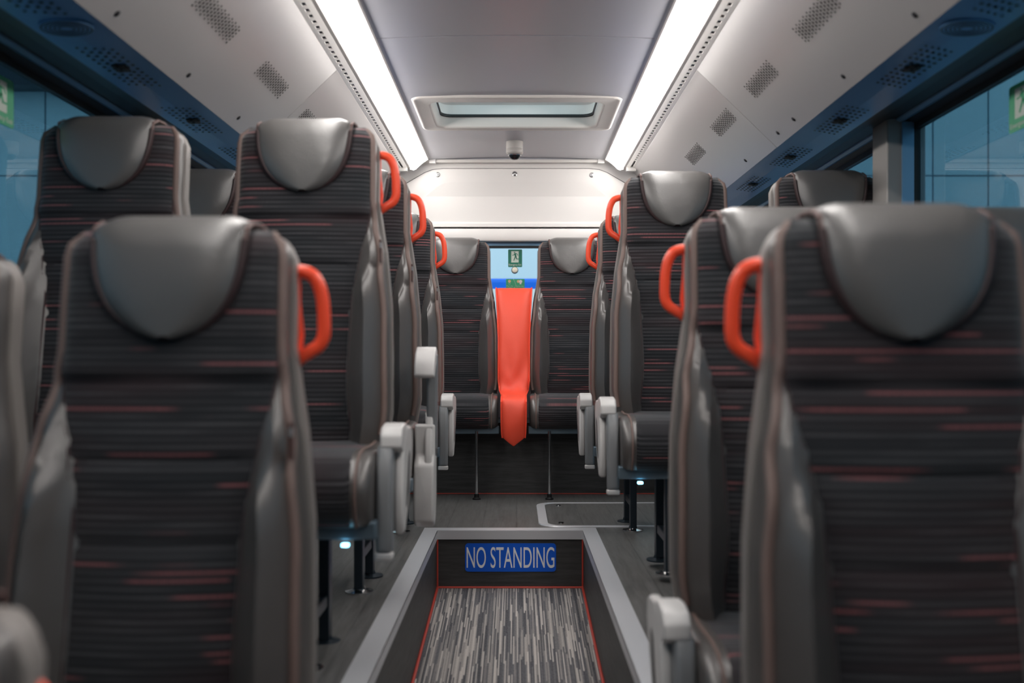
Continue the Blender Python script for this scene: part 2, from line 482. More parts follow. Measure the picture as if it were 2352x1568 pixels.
# ---- lamps and slotted grilles along both sides
for s, side in ((-1, 'left'), (1, 'right')):
    L = thing('ceiling_light_strip', 'long glowing white light strip along the %s side of the ceiling' % side, 'ceiling light', (s * .57, 2.0, H + 1.1), 'ceiling light strips')
    ox, oy, oz = L.location
    bm = NB()
    prof = [(.522, 1.155), (.535, 1.145), (.550, 1.131), (.568, 1.114), (.588, 1.094), (.602, 1.089), (.612, 1.096), (.617, 1.110), (.60, 1.16)]
    loft(bm, [[(s * x - ox, y - oy, z + H - oz) for x, z in prof] for y in (-.2, 5.80)], True, True, True)
    obj('diffuser', bm, M['lamp'], L, smooth=True, angle=50)
    bm = NB()
    prof = [(.616, 1.104), (.622, 1.103), (.640, 1.110), (.640, 1.165), (.616, 1.165)]
    loft(bm, [[(s * x - ox, y - oy, z + H - oz) for x, z in prof] for y in (-.2, 5.82)], True, True, True)
    obj('housing', bm, M['housing'], L)
    bm = NB()
    loft(bm, [[(s * x - ox, y - oy, z + H - oz) for x, z in ((.513, 1.166), (.513, 1.1495), (.515, 1.1480), (.5205, 1.1495), (.522, 1.158), (.522, 1.166))] for y in (-.2, 5.80)], True, True, True)
    obj('inner_trim', bm, M['housing'], L)
    bm = NB()
    prof = [(.517, 1.160), (.520, 1.150), (.606, 1.090), (.622, 1.094), (.630, 1.17), (.52, 1.17)]
    loft(bm, [[(s * x - ox, y - oy, z + H - oz) for x, z in prof] for y in (5.80, 5.82)], True, True, True)
    obj('end_cap', bm, M['cream_bulk'], L)
    # slotted grille strip
    G = thing('slotted_air_grille', 'narrow cream grille strip with a row of black slots beside the %s light' % side, 'air grille', (s * .665, 2.0, H + 1.1), 'slotted grilles')
    ox, oy, oz = G.location
    A, B = Vector((.640, 1.109)), Vector((.690, 1.100)); d = B - A
    def q(t, y, lift=0.):
        p = A + d * t; return (s * p.x - ox, y - oy, p.y + lift + H - oz)
    bm = NB()
    t0, t1 = .42, .68
    def strip(ta, tb, y0, y1): # slab with thickness
        loft(bm, [[q(ta, y), q(tb, y), q(tb, y, .004), q(ta, y, .004)] for y in (y0, y1)], True, True, True)
    strip(0, t0, YF, 5.80); strip(t1, 1.0, YF, 5.80)
    y = .3; gap = []
    while y < 5.62:
        strip(t0, t1, y, y + .024); y += .0545
    obj('slot_frame', bm, M['cream_bulk'], G)
    bm = NB()
    loft(bm, [[q(.3, y, .010), q(1.0, y, .010), q(1.0, y, .03), q(.3, y, .03)] for y in (YF, 5.80)], True, True, True)
    obj('duct', bm, M['black'], G)
    struct(obj('trim_%d' % (14 if s < 0 else 15), bx(*sorted((s * .638, s * .695)), 5.80, 5.83, H + 1.085, H + 1.17), M['housing']))

# ---- perforated air vents in the rack undersides
def vent_mesh():
    bm = NB()
    nr, nc = 19, 5; L_, W_ = .33, .064
    for r in range(nr):
        for c in range(nc):
            u = (c - (nc - 1) / 2 + (.25 if r % 2 else -.25)) * W_ / nc
            v = (r - (nr - 1) / 2) * L_ / nr
            edge = (r in (0, nr - 1)) or c in (0, nc - 1)
            a, b = (.0046, .0052) if not edge else (.003, .0036)
            # dark mouth and a pale lip
            box(bm, u - a, u + a, v - b, v + b * .55, -.0012, .004, 0)
            box(bm, u - a, u + a, v + b * .55, v + b * .85, -.0022, .004, 1)
    return bm
vent0 = None
wh = {0: 'nearest to the camera', 1: 'second from the camera', 2: 'third from the camera', 3: 'fourth and farthest from the camera'}
for s, side in ((-1, 'left'), (1, 'right')):
    for k, y in enumerate((2.80, 3.43, 4.06, 4.69)):
        if s < 0 and k == 3: continue
        x, z = rackpt(s, .49)
        lab = 'perforated air vent in the %s overhead rack panel, %s' % (side, wh[k])
        if vent0 is None:
            vent0 = tag(obj('air_vent', vent_mesh(), [M['black'], M['cream']]), lab, 'air vent', 'perforated air vents'); o = vent0
        else:
            o = vent0.copy(); COL.objects.link(o); o['label'] = lab
        o.location = (x, y, z + H); o.rotation_euler = (0, s * R(44.1), 0)
# small clips
clip0 = None
for s, side, ys in ((-1, 'left', (2.41, 2.935, 3.46)), (1, 'right', (2.42, 2.95, 3.48, 3.69, 4.21))):
    for k, y in enumerate(ys):
        lab = 'tiny panel clip on the %s overhead rack panel, %s from the camera' % (side, ('nearest', 'second', 'third', 'fourth', 'fifth')[k])
        if clip0 is None:
            bm = NB(); lathe(bm, [(.0085, .0), (.0085, -.002), (.004, -.0045), (.0, -.005)], seg=14)
            clip0 = tag(obj('panel_clip', bm, M['darktrim'], smooth=True), lab, 'clip', 'rack panel clips'); o = clip0
        else:
            o = clip0.copy(); COL.objects.link(o); o['label'] = lab
        x, z = rackpt(s, .90); o.location = (x, y, z + H); o.rotation_euler = (0, s * R(44.1), 0)

# ---- perforated nozzle fields and speakers in the blue-lit panels
def nozzle_field(root):
    for half in (-1, 1):
        bm = NB()
        for r in range(11):
            for c in range(5):
                u, v = (c - 2) * .0195, (r - 5) * .034 + (c - 2) * .008
                if math.hypot(u, v) < .030 or v * half < 0: continue
                k = 1. if 0 < r < 10 else .8
                lathe(bm, [(.0052 * k, .0), (.0052 * k, -.0012), (.0, -.0013)], (u, v, 0), 10)
        obj('perforation', bm, M['black'], root)
    bm = NB(); lathe(bm, [(.022, .001), (.022, -.003), (.016, -.006), (.006, -.006), (.005, -.001), (0, -.001)], (0, 0, 0), 20)
    for a in (-.5, .5): box(bm, -.006 + a * .02, .006 + a * .02, -.03, .03, -.004, 0)
    obj('nozzle', bm, M['black'], root)
nf = None
for s, side in ((-1, 'left'), (1, 'right')):
    for k, y in enumerate((2.12, 2.73, 3.34, 3.95, 4.57)):
        if s < 0 and k > 3: continue
        lab = 'perforated air nozzle field in the blue-lit panel over the %s windows, %s from the camera' % (side, ('nearest', 'second', 'third', 'fourth', 'fifth')[k])
        loc = (s * 1.085, y, H + .793)
        if nf is None:
            nf = thing('air_nozzle', lab, 'air nozzle', loc, 'air nozzle fields'); nozzle_field(nf); o = nf
        else:
            o = copy_thing(nf, loc, lab)
        o.rotation_euler = (0, s * R(4), 0)
    o = thing('ceiling_speaker', 'round slotted loudspeaker grille in the blue-lit panel above the %s windows' % side, 'speaker', (s * 1.085, 2.40, H + .793), 'speaker grilles')
    o.rotation_euler = (0, s * R(4), 0)
    bm = NB()
    for r in (.058, .048, .038, .028, .018):
        tube(bm, [(r * math.cos(a), r * .9 * math.sin(a), 0) for a in [2 * math.pi * k / 32 for k in range(32)]], .0026, 6, closed=True)
    obj('grille', bm, M['darktrim'], o, smooth=True)
    bm = NB(); lathe(bm, [(.062, 0), (.062, -.0015), (.0, -.0015)], seg=32); obj('backing', bm, M['bluelit_panel'], o)

# ---- roof hatch
Ht = thing('roof_hatch', 'rounded roof hatch window set in the cream ceiling', 'roof hatch', (0, 4.77, H + 1.17))
ox, oy, oz = Ht.location
def lp(x0, x1, y0, y1, r, z): return [(x - ox, y - oy, z + H - oz) for x, y in rrect(x0, x1, y0, y1, r)]
bm = NB()
loft(bm, [lp(-.478, .478, 4.445, 5.09, .05, 1.17), lp(-.478, .478, 4.445, 5.09, .05, 1.163), lp(-.472, .472, 4.451, 5.084, .045, 1.157), lp(-.463, .463, 4.460, 5.075, .04, 1.156),
          lp(-.458, .458, 4.466, 5.07, .04, 1.160), lp(-.408, .408, 4.535, 5.055, .055, 1.160), lp(-.400, .400, 4.540, 5.048, .055, 1.162), lp(-.395, .395, 4.545, 5.043, .055, 1.170),
          lp(-.385, .385, 4.55, 5.035, .055, 1.213)])
obj('hatch_frame', bm, M['cream'], Ht, smooth=True, angle=50)
bm = NB()
loft(bm, [lp(-.384, .384, 4.552, 5.034, .055, 1.212), lp(-.378, .378, 4.556, 5.028, .055, 1.214), lp(-.378, .378, 4.556, 5.028, .055, 1.226), lp(-.386, .386, 4.55, 5.04, .055, 1.228)])
obj('rubber_seal', bm, M['black'], Ht, smooth=True)
bm = NB()
loft(bm, [lp(-.384, .384, 4.552, 5.036, .055, 1.226), lp(-.384, .384, 4.552, 5.036, .055, 1.275), lp(-.36, .36, 4.57, 5.01, .055, 1.30)])
obj('glass_surround', bm, M['cream_bulk'], Ht, smooth=True)
bm = NB()
loft(bm, [lp(-.40, .40, 4.54, 5.05, .055, 1.30), lp(-.40, .40, 4.54, 5.05, .055, 1.306)], True, True, True)
obj('hatch_glass', bm, M['hatchglass'], Ht)
# ---- camera dome
C = thing('dome_camera', 'small white dome security camera hanging from the ceiling behind the roof hatch', 'security camera', (-.012, 5.42, H + 1.168))
bm = NB(); lathe(bm, [(.046, .004), (.046, -.030), (.045, -.036), (.046, -.038), (.046, -.058), (.040, -.066), (.028, -.068), (.0, -.068)], seg=36)
obj('camera_body', bm, M['pillar'], C, smooth=True, angle=30)
bm = NB(); lathe(bm, [(.033, -.064), (.032, -.074), (.026, -.086), (.015, -.093), (0, -.095)], seg=30)
obj('camera_lens', bm, M['lens'], C, smooth=True)
bm = NB(); tube(bm, [(.034 * math.cos(a), .034 * math.sin(a), -.069) for a in [2 * math.pi * k / 30 for k in range(30)]], .003, 8, closed=True)
obj('chrome_ring', bm, M['chrome'], C, smooth=True)
# ---- rear rail under the ceiling
T = thing('ceiling_rail', 'thin cream curtain rail across the rear end of the ceiling', 'rail', (0, 5.86, H + 1.15))
obj('rail', bx(-.50, .50, -.012, .012, -.006, .012), M['cream'], T, bevel=.003)
for sx in (-1, 1):
    obj('rail_bracket', bx(*sorted((sx * .475, sx * .515)), -.018, .02, -.012, .016), M['housing'], T, bevel=.003)

# ---- rear wall with access panel and rear window
bm = NB()
WZT, WZB, WW = .690, .02, .92
yb0, yb1 = 5.95, 6.05
box(bm, -1.44, 1.44, yb0, yb1, H + WZT, H + 1.26)
box(bm, -1.44, -WW, yb0, yb1, H - 1.2, H + WZT); box(bm, WW, 1.44, yb0, yb1, H - 1.2, H + WZT)
box(bm, -WW, WW, yb0, yb1, H - 1.2, H + WZB)
struct(obj('wall_rear', bm, M['cream_bulk']))
# cove above the access panel
bm = NB()
loft(bm, [[(-1.3, y, H + z), (1.3, y, H + z)] for y, z in ((5.86, 1.159), (5.90, 1.150), (5.92, 1.125), (5.925, .70), (5.95, .688))], closed=False)
outline = [(-1.25, .80), (-.95, .86), (-.70, 1.005), (-.545, 1.095), (-.50, 1.112), (-.44, 1.119), (.43, 1.119), (.49, 1.112), (.535, 1.095), (.69, 1.005), (.94, .86), (1.25, .80)]
struct(obj('trim_16', bm, M['cream_bulk'], smooth=True))
AP = thing('rear_access_panel', 'large cream moulded panel with slanted upper corners above the rear window', 'wall panel', (0, 5.92, H + .95))
ox, oy, oz = AP.location
bm = NB()
def inset(k, y, dz=0.):
    pts = []
    for x, z in outline: pts.append((x * (1 - k * .085) - ox, y - oy, H + z - k * .052 - oz))
    pts += [(1.25 * (1 - k * .085), y - oy, H + .83 - (0. if k == 0 else -.02) - oz)] if False else []
    return pts
bot = .772
def aloop(k, y):
    return inset(k, y) + [(1.25 - ox, y - oy, H + bot + .02 * k - oz), (-1.25 - ox, y - oy, H + bot + .02 * k - oz)]
loft(bm, [aloop(0, 5.9245), aloop(0, 5.914), aloop(.12, 5.910), aloop(1.05, 5.912), aloop(1.5, 5.921), aloop(1.7, 5.922)], True, False, True)
obj('panel_face', bm, M['cream_bulk'], AP, smooth=True, angle=25)
bm = NB()
def ol2(g, y): # dark shadow gap just outside the outline
    return [(x * (1 + g) - ox, y - oy, H + z + g * .8 - oz) for x, z in outline]
loft(bm, [ol2(0, 5.9155), ol2(.0040, 5.9155)], closed=False)
gp = obj('panel_gap', bm, M['darktrim'], AP); sm = gp.modifiers.new('s', 'SOLIDIFY'); sm.thickness = .002
for k, (x, z) in enumerate(((-.470, 1.083), (-.012, 1.088), (.446, 1.081))):
    bm = NB(); lathe(bm, [(.0145, 0), (.0145, -.003), (.011, -.0035), (.009, -.001), (.006, -.001), (.005, -.006), (0, -.007)], (x - ox, 5.911 - oy, H + z - oz), 20, 'y')
    obj('panel_screw', bm, M['chrome'], AP, smooth=True)
bm = NB()
xs = [-.52, -.29, -.01, .14, .29, .53]
for a, b in zip(xs, xs[1:]): box(bm, a + .003 - ox, b - .012 - ox, 5.918 - oy, 5.926 - oy, H + .762 - oz, H + .767 - oz)
obj('joint_gap', bm, M['darktrim'], AP)
bm = NB()
loft(bm, [[(-1.25, y, H + z), (1.25, y, H + z)] for y, z in ((5.93, .764), (5.908, .762), (5.902, .752), (5.898, .70), (5.903, .690), (5.95, .688))], closed=False)
struct(obj('trim_17', bm, M['cream_bulk'], smooth=True, angle=50))
# rear window
rw = struct(obj('window_5', bx(-WW, WW, 5.985, 5.992, H + WZB, H + .660), M['rearglass']))
obj('window_header', bx(-WW, WW, 5.975, 5.985, H + .668, H + .690), M['bluestrip'], rw)
obj('window_seal', bx(-WW, WW, 5.970, 5.995, H + .654, H + .668), M['black'], rw)
# boxed lining below the rear seats
bm = NB()
box(bm, -1.3, 1.3, 5.46, 5.95, H + PZ, H - .36)
struct(obj('wall_under_rear_seats', bm, M['vinylwall']))
bm = NB(); tube(bm, [(-1.2, 5.456, H + PZ + .004), (1.2, 5.456, H + PZ + .002)], .0025, 8)
struct(obj('trim_18', bm, M['redline'], smooth=True))
# front end of the cabin behind the camera
struct(obj('wall_front', bx(-1.44, 1.44, YF - .05, YF, H - 1.5, H + 1.26), M['darkwall']))

# ---- floor trapdoor
TD = thing('floor_trapdoor', 'wood-look floor trapdoor with an aluminium rim, right of the aisle step', 'floor hatch', (.45, 4.76, H + PZ))
ox, oy, oz = TD.location
def l3(x0, x1, y0, y1, r, z): return [(x - ox, y - oy, z) for x, y in rrect(x0, x1, y0, y1, r, 8)]
bm = NB()
ox0, ox1, oy0, oy1 = .098, .86, 4.395, 5.125
loft(bm, [l3(ox0, ox1, oy0, oy1, .10, .0), l3(ox0 + .002, ox1 - .002, oy0 + .002, oy1 - .002, .10, .004), l3(ox0 + .042, ox1 - .042, oy0 + .024, oy1 - .024, .075, .004), l3(ox0 + .044, ox1 - .044, oy0 + .026, oy1 - .026, .075, .0)])
obj('rim', bm, M['alu'], TD)
bm = NB(); loft(bm, [l3(ox0 + .044, ox1 - .044, oy0 + .026, oy1 - .026, .075, z) for z in (.0, .002)], True, True, True)
obj('lid', bm, M['plank'], TD)
for x, y in ((.21, 5.02), (.20, 4.49), (.75, 5.02), (.75, 4.49)):
    bm = NB(); lathe(bm, [(.013, .002), (.012, .006), (.0, .007)], (x - ox, y - oy, 0), 16); obj('screw', bm, M['chrome'], TD, smooth=True)

# ---- writing helper
def text_bm(body, width, height, depth=.0008):
    cu = bpy.data.curves.new('t', 'FONT'); cu.body = body; cu.size = 1.; cu.extrude = 0.
    to = bpy.data.objects.new('t', cu); COL.objects.link(to)
    dg = bpy.context.evaluated_depsgraph_get(); dg.update()
    me = bpy.data.meshes.new_from_object(to.evaluated_get(dg))
    bm = NB(); bm.from_mesh(me)
    bpy.data.objects.remove(to); bpy.data.curves.remove(cu); bpy.data.meshes.remove(me)
    xs = [v.co.x for v in bm.verts]; ys = [v.co.y for v in bm.verts]
    x0, x1, y0, y1 = min(xs), max(xs), min(ys), max(ys)
    for v in bm.verts:
        v.co = Vector(((v.co.x - (x0 + x1) / 2) / (x1 - x0) * width, 0, (v.co.y - (y0 + y1) / 2) / (y1 - y0) * height))
    r = bmesh.ops.extrude_face_region(bm, geom=list(bm.faces))
    for g in r['geom']:
        if isinstance(g, bmesh.types.BMVert): g.co.y -= depth
    return bm
def moved(bm, dx=0, dy=0, dz=0):
    for v in bm.verts: v.co += Vector((dx, dy, dz))
    return bm
S = thing('no_standing_sign', 'blue NO STANDING sign stuck on the riser at the end of the sunken aisle', 'sign', (-.027, 4.293, H - .863))
bm = NB(); loft(bm, [[(x, y, z) for x, z in rrect(-.196, .196, -.061, .061, .014)] for y in (0, -.002)], True, True, True)
obj('sign_plate', bm, M['sign_blue'], S)
obj('lettering', moved(text_bm('NO STANDING', .378, .090), 0, -.002, 0), M['white'], S)
def running_man(sx=1.):
    bm = NB(); t = .0006
    def limb(pts, r):
        for (a, b), rr in zip(zip(pts, pts[1:]), r):
            d = Vector((b[0] - a[0], 0, b[1] - a[1])); n = Vector((-d.z, 0, d.x)).normalized()
            A, B = Vector((a[0], 0, a[1])), Vector((b[0], 0, b[1])); e = d.normalized() * rr * .6
            lp_ = [A - e + n * rr, B + e + n * rr, B + e - n * rr, A - e - n * rr]
            loft(bm, [[p + Vector((0, y, 0)) for p in lp_] for y in (0, -t)], True, True, True)
    lathe(bm, [(.11, 0), (.11, -t)], (-.10, 0, .72), 16, 'y')
    limb([(-.02, .50), (.10, .10)], [.15])
    limb([(-.10, .50), (-.26, .28), (-.50, .26)], [.055, .05])
    limb([(.05, .53), (.34, .50), (.50, .22)], [.055, .05])
    limb([(.06, .05), (-.10, -.30), (-.24, -.62)], [.085, .07])
    limb([(.14, .05), (.28, -.36), (.66, -.36)], [.085, .06])
    return bm
def exit_sign(name, label, loc, wdt, hgt, rz=0., cat='sign', green='sign_green'):
    E = thing(name, label, cat, loc); E.rotation_euler = (0, 0, rz)
    hw, hh = wdt / 2, hgt / 2
    bm = NB(); loft(bm, [[(x, y, z) for x, z in rrect(-hw, hw, -hh, hh, wdt * .06)] for y in (0, -.001)], True, True, True)
    obj('sign_plate', bm, M[green], E)
    bm = NB(); box(bm, -hw * .55, hw * .50, -.0016, -.001, -hh * .47, hh * .80); obj('doorway', bm, M['sign_pale'], E)
    bm = running_man()
    for v in bm.verts: v.co = Vector((v.co.x * hw * .78, v.co.y - .0016, v.co.z * hh * .68 + hh * .17))
    obj('running_figure', bm, M[green], E)
    obj('lettering', moved(text_bm('Emergency Exit', wdt * .90, hgt * .14), 0, -.001, -hh * .76), M['sign_pale'], E)
    return E
exit_sign('emergency_exit_sign', 'green emergency exit sign with running figure on the rear window', (-.010, 5.984, H + .594), .084, .106)
exit_sign('emergency_exit_sign', 'green exit sign with running figure on the left side window', (-WX - .008, 2.66, H + .69), .15, .13, R(90), green='sign_lightgreen')  # lighter green on both side signs stands in for backlight
exit_sign('emergency_exit_sign', 'green exit sign with running figure on the right side window', (WX + .008, 2.72, H + .69), .15, .13, R(-90), green='sign_lightgreen')
K = thing('emergency_button', 'round ivory emergency button on the rear window below the green exit sign', 'button', (-.012, 5.984, H + .522))
bm = NB(); lathe(bm, [(.021, 0), (.021, -.006), (.018, -.008), (0, -.008)], seg=28, axis='y'); obj('collar', bm, M['piping_dark'], K, smooth=True)
bm = NB(); lathe(bm, [(.018, -.007), (.0185, -.014), (.014, -.022), (.0, -.026)], seg=28, axis='y'); obj('cap', bm, M['ivory'], K, smooth=True)
S = thing('instruction_sign', 'light green break-glass instruction sticker low on the rear window', 'sign', (-.009, 5.984, H + .436))
bm = NB(); loft(bm, [[(x, y, z) for x, z in rrect(-.056, .056, -.034, .034, .005)] for y in (0, -.001)], True, True, True)
obj('sign_plate', bm, M['sign_lightgreen'], S)
bm = NB()
lathe(bm, [(.0085, -.001), (.0085, -.0016)], (-.035, 0, .020), 16, 'y'); lathe(bm, [(.0085, -.001), (.0085, -.0016)], (.018, 0, .019), 16, 'y')
obj('peach_dot', bm, M['sign_skin'], S)
bm = NB()
lathe(bm, [(.010, -.0017), (.010, -.0022)], (.032, 0, .018), 16, 'y'); box(bm, .026, .037, -.0022, -.0017, .002, .012)
obj('hand_symbol', bm, M['white'], S)
bm = NB(); tube(bm, [(-.012, -.0012, .034), (.004, -.0012, 0), (-.012, -.0012, -.034)], .0008, 6)
tube(bm, [(-.035 + .005 * math.cos(a), -.0012, .006 + .005 * math.sin(a)) for a in [2 * math.pi * k / 16 for k in range(16)]], .0007, 5, closed=True)
obj('outline', bm, M['sign_pale'], S)
obj('lettering', moved(text_bm('Pull the\n    pin', .040, .022), -.032, -.001, -.016), M['sign_pale'], S)
obj('lettering', moved(text_bm('Strike the\n  button', .046, .022), .028, -.001, -.016), M['sign_pale'], S)

# ================================================================== SEATS
ZT = 1.400                                  # shoulder height above the seat's floor
SL = math.tan(R(8.0))
Wtab = [(.48, .225), (.62, .243), (.85, .238), (1.02, .222), (1.14, .200), (1.20, .193), (1.5, .190)]
WFtab = [(.48, .150), (.70, .138), (.90, .140), (1.02, .158), (1.10, .176), (1.16, .183), (1.5, .180)]
Btab = [(.48, .088), (.95, .092), (1.06, .034), (1.15, .0), (1.5, .0)]
Ptab = [(.48, .065), (.70, .080), (.95, .066), (1.15, .060), (1.30, .066), (1.5, .066)]
def yrec(z): return (z - ZT) * SL
SEAMS = (1.140, 1.010, .875)
def half_w(z):
    wv = lerp_tab(Wtab, z); r = .045
    if z > ZT - r:
        k = min(1., (z - (ZT - r)) / r); wv -= r * (1 - math.sqrt(max(0., 1 - k * k)))
    return wv
def front_y(x, z):
    wv = half_w(z); wf = lerp_tab(WFtab, z); b = lerp_tab(Btab, z); P = lerp_tab(Ptab, z)
    ax = abs(x)
    sb = (ax - wf) / max(.02, wv - wf)
    P += b * (smoothstep(-.10, .50, sb) - .62 * smoothstep(.45, 1.08, sb))
    P += -.012 * smoothstep(0, .16, ax) * (1 if z < 1.15 else .3)
    k = min(1., ax / wv)
    e = (1 - k ** 10) ** .5
    top = 1.
    r = .045
    if z > ZT - r: top = math.sqrt(max(0., 1 - ((z - (ZT - r)) / r) ** 2)) * .8 + .2 * (1 if z < ZT - .001 else 0)
    return yrec(z) - P * e * top
ZR = [.50, .515, .54, .58, .62, .66, .70, .74, .78, .82, .86, .90, .94, .98, 1.02, 1.05, 1.08, 1.11, 1.14, 1.17, 1.20, 1.24, 1.28, 1.32, 1.345, 1.36, 1.372, 1.382, 1.390, 1.396, 1.399]
def backrest_bm():
    bm = NB(); loops = []
    us = [-1, -.993, -.985, -.96, -.92, -.86, -.78, -.70, -.6, -.48, -.33, -.16, 0, .16, .33, .48, .6, .70, .78, .86, .92, .96, .985, .993, 1]
    for z in ZR:
        wv = half_w(z)
        wf = min(lerp_tab(WFtab, z), wv - .010)
        f = [(u * wv, front_y(u * wv, z) + .014 * (1 - smoothstep(wf - .03, wf - .004, abs(u * wv))), z) for u in us]
        bk = [(u * wv * .98, yrec(z) + .02, z) for u in (1, .5, 0, -.5, -1)]
        loops.append(f + bk)
    loft(bm, loops, True, True, True)
    return bm
def fabric_bm():
    bm = NB(); rows = []
    zs = [.50 + (ZT - .012 - .50) * k / 110 for k in range(111)]
    for z in zs:
        wf = lerp_tab(WFtab, z)
        wv = half_w(z); wf = min(wf, wv - .010)
        g = 0.
        for sz in SEAMS: g += .0075 * math.exp(-((z - sz) / .0065) ** 2)
        row = []
        for k in range(41):
            u = math.sin(math.pi / 2 * (-1 + 2 * k / 40)); x = u * wf
            lift = .0055 * (1 - abs(u) ** 8) - g * (1 - abs(u) ** 14) + .0012
            row.append((x, front_y(x, z) - lift, z))
        rows.append(row)
    z = ZT + .0005
    rows.append([(x * .97, -.03, z) for x, _, _ in rows[-1]])
    rows.append([(x * .97, .005, z) for x, _, _ in rows[-2]])
    loft(bm, rows, closed=False)
    return bm
def shell_bm():
    bm = NB(); loops = []
    for z in [.45, .50, .60, .75, .9, 1.05, 1.2, 1.3, 1.35, 1.375, 1.388, 1.394]:
        wv = half_w(z) + .004; y0 = yrec(z)
        if z > 1.37: wv -= .006
        loops.append([(x * wv, y0 + y, z) for x, y in ((-1, .010), (-1.0, .045), (-.96, .066), (-.8, .078), (0, .084), (.8, .078), (.96, .066), (1.0, .045), (1, .010), (.9, .004), (-.9, .004))])
    loft(bm, loops, True, True, True); return bm
def edge_pts(s, z0=.55, z1=1.395):
    pts = []
    n = 40
    for k in range(n + 1):
        z = z0 + (z1 - z0) * k / n
        wv = half_w(z) * .965
        pts.append((s * wv, front_y(wv * .97, z) - .001 + .004, z))
    return pts
def headrest_bm():
    bm = NB(); loops = []
    HWd, zt, Lh = .128, 1.424, .210
    def hw(t): return HWd * max(0., 1 - t ** 3.1) ** .50
    def y0(z): return yrec(z) - .067
    path = []                                    # (y, z, halfwidth, bulge)
    for z in (1.30, 1.34, 1.38): path.append((yrec(z) + .094, z, HWd * .97, 0))
    for a in (170, 150, 125, 100, 75, 50, 28, 10):
        ca, sa = math.cos(R(a)), math.sin(R(a))
        path.append((.010 - .088 * ca * 1. if True else 0, 1.395 + .029 * sa, HWd * (.97 + .02 * (1 - sa)), 0))
    nn = 22
    front = []
    for k in range(1, nn + 1):
        t = k / nn; t = 1 - (1 - t) ** 2.2
        z = 1.395 - (Lh - .03) * t
        tt = (zt - z) / Lh
        front.append((y0(z) - .012 - .014 * math.sin(math.pi * min(1, .15 + tt * .8)), z, hw(min(.99995, tt)), 1))
    for y, z, h, fr in path:
        yy = .010 + .0
        loops.append([(u * h, y, z - .012 * max(0., abs(u) - .75) / .25 * (1 if z > 1.38 else 0)) for u in [-1 + 2 * k / 20 for k in range(21)]])
    # order: back -> over the top -> front (front is at negative y)
    loops = loops[:3] + [[(x, -(y - .010) * -1 if False else y, z) for x, y, z in l] for l in loops[3:]]
    # reorder the arc so it runs from the back (+y) to the front (-y)
    fl = [[(u * h, y + .020 * abs(u) ** 5, z) for u in [-1 + 2 * k / 20 for k in range(21)]] for y, z, h, _ in front]
    loft(bm, loops + fl, closed=False)
    return bm, front, hw
def make_headrest(root):
    bm, front, hw = headrest_bm()
    o = obj('headrest', bm, M['leather_dark'], root, smooth=True, angle=70)
    sd = o.modifiers.new('s', 'SOLIDIFY'); sd.thickness = .010; sd.offset = -1 if False else 0
    pts = [(-h, y + .018, z) for y, z, h, _ in front[:-1]] + [(0, front[-1][0] + .016, front[-1][1] - .001)] + [(h, y + .018, z) for y, z, h, _ in front[:-1]][::-1]
    bm = NB(); tube(bm, pts, .0068, 8, ry=.010)
    obj('piping', bm, M['piping_dark'], o, smooth=True)
    # thin top piping running over the headrest
    for s in (-1, 1):
        bm = NB(); tube(bm, [(s * .129, .097, 1.36), (s * .129, .090, 1.402), (s * .129, .055, 1.412), (s * .129, .010, 1.415), (s * .129, -.04, 1.411), (s * .129, -.072, 1.397), (s * .128, front[0][0] + .016, front[0][1])], .0045, 8)
        obj('top_piping', bm, M['piping'], o, smooth=True)
    return o
CZ = .533        # cushion top at the rear edge
def cushion_loops(W, z_extra=0., yb=-.13, yfr=-.52):
    loops = []
    prof = [(yb, .40), (yb, CZ - .012), (yb - .05, CZ), (-.30, CZ - .006), (-.40, CZ - .002), (-.46, CZ - .008), (-.50, CZ - .024), (-.528, CZ - .055), (-.538, CZ - .095), (-.530, CZ - .14), (-.510, CZ - .172), (-.47, CZ - .182), (-.20, CZ - .175)]
    return prof
def cushion_bm(W, scale=1., x0=0.):
    prof = cushion_loops(W); cy, cz = -.33, CZ - .09
    bm = NB(); loops = []
    for u, k in ((-1, .80), (-.985, .90), (-.95, .965), (-.90, .995), (-.84, 1.), (0, 1.0), (.84, 1.), (.90, .995), (.95, .965), (.985, .90), (1, .80)):
        loops.append([(u * W + x0, cy + (y - cy) * (1 - (1 - k) * .45) * scale, cz + (z - cz) * k * scale) for y, z in prof])
    loft(bm, loops, True, True, True); return bm
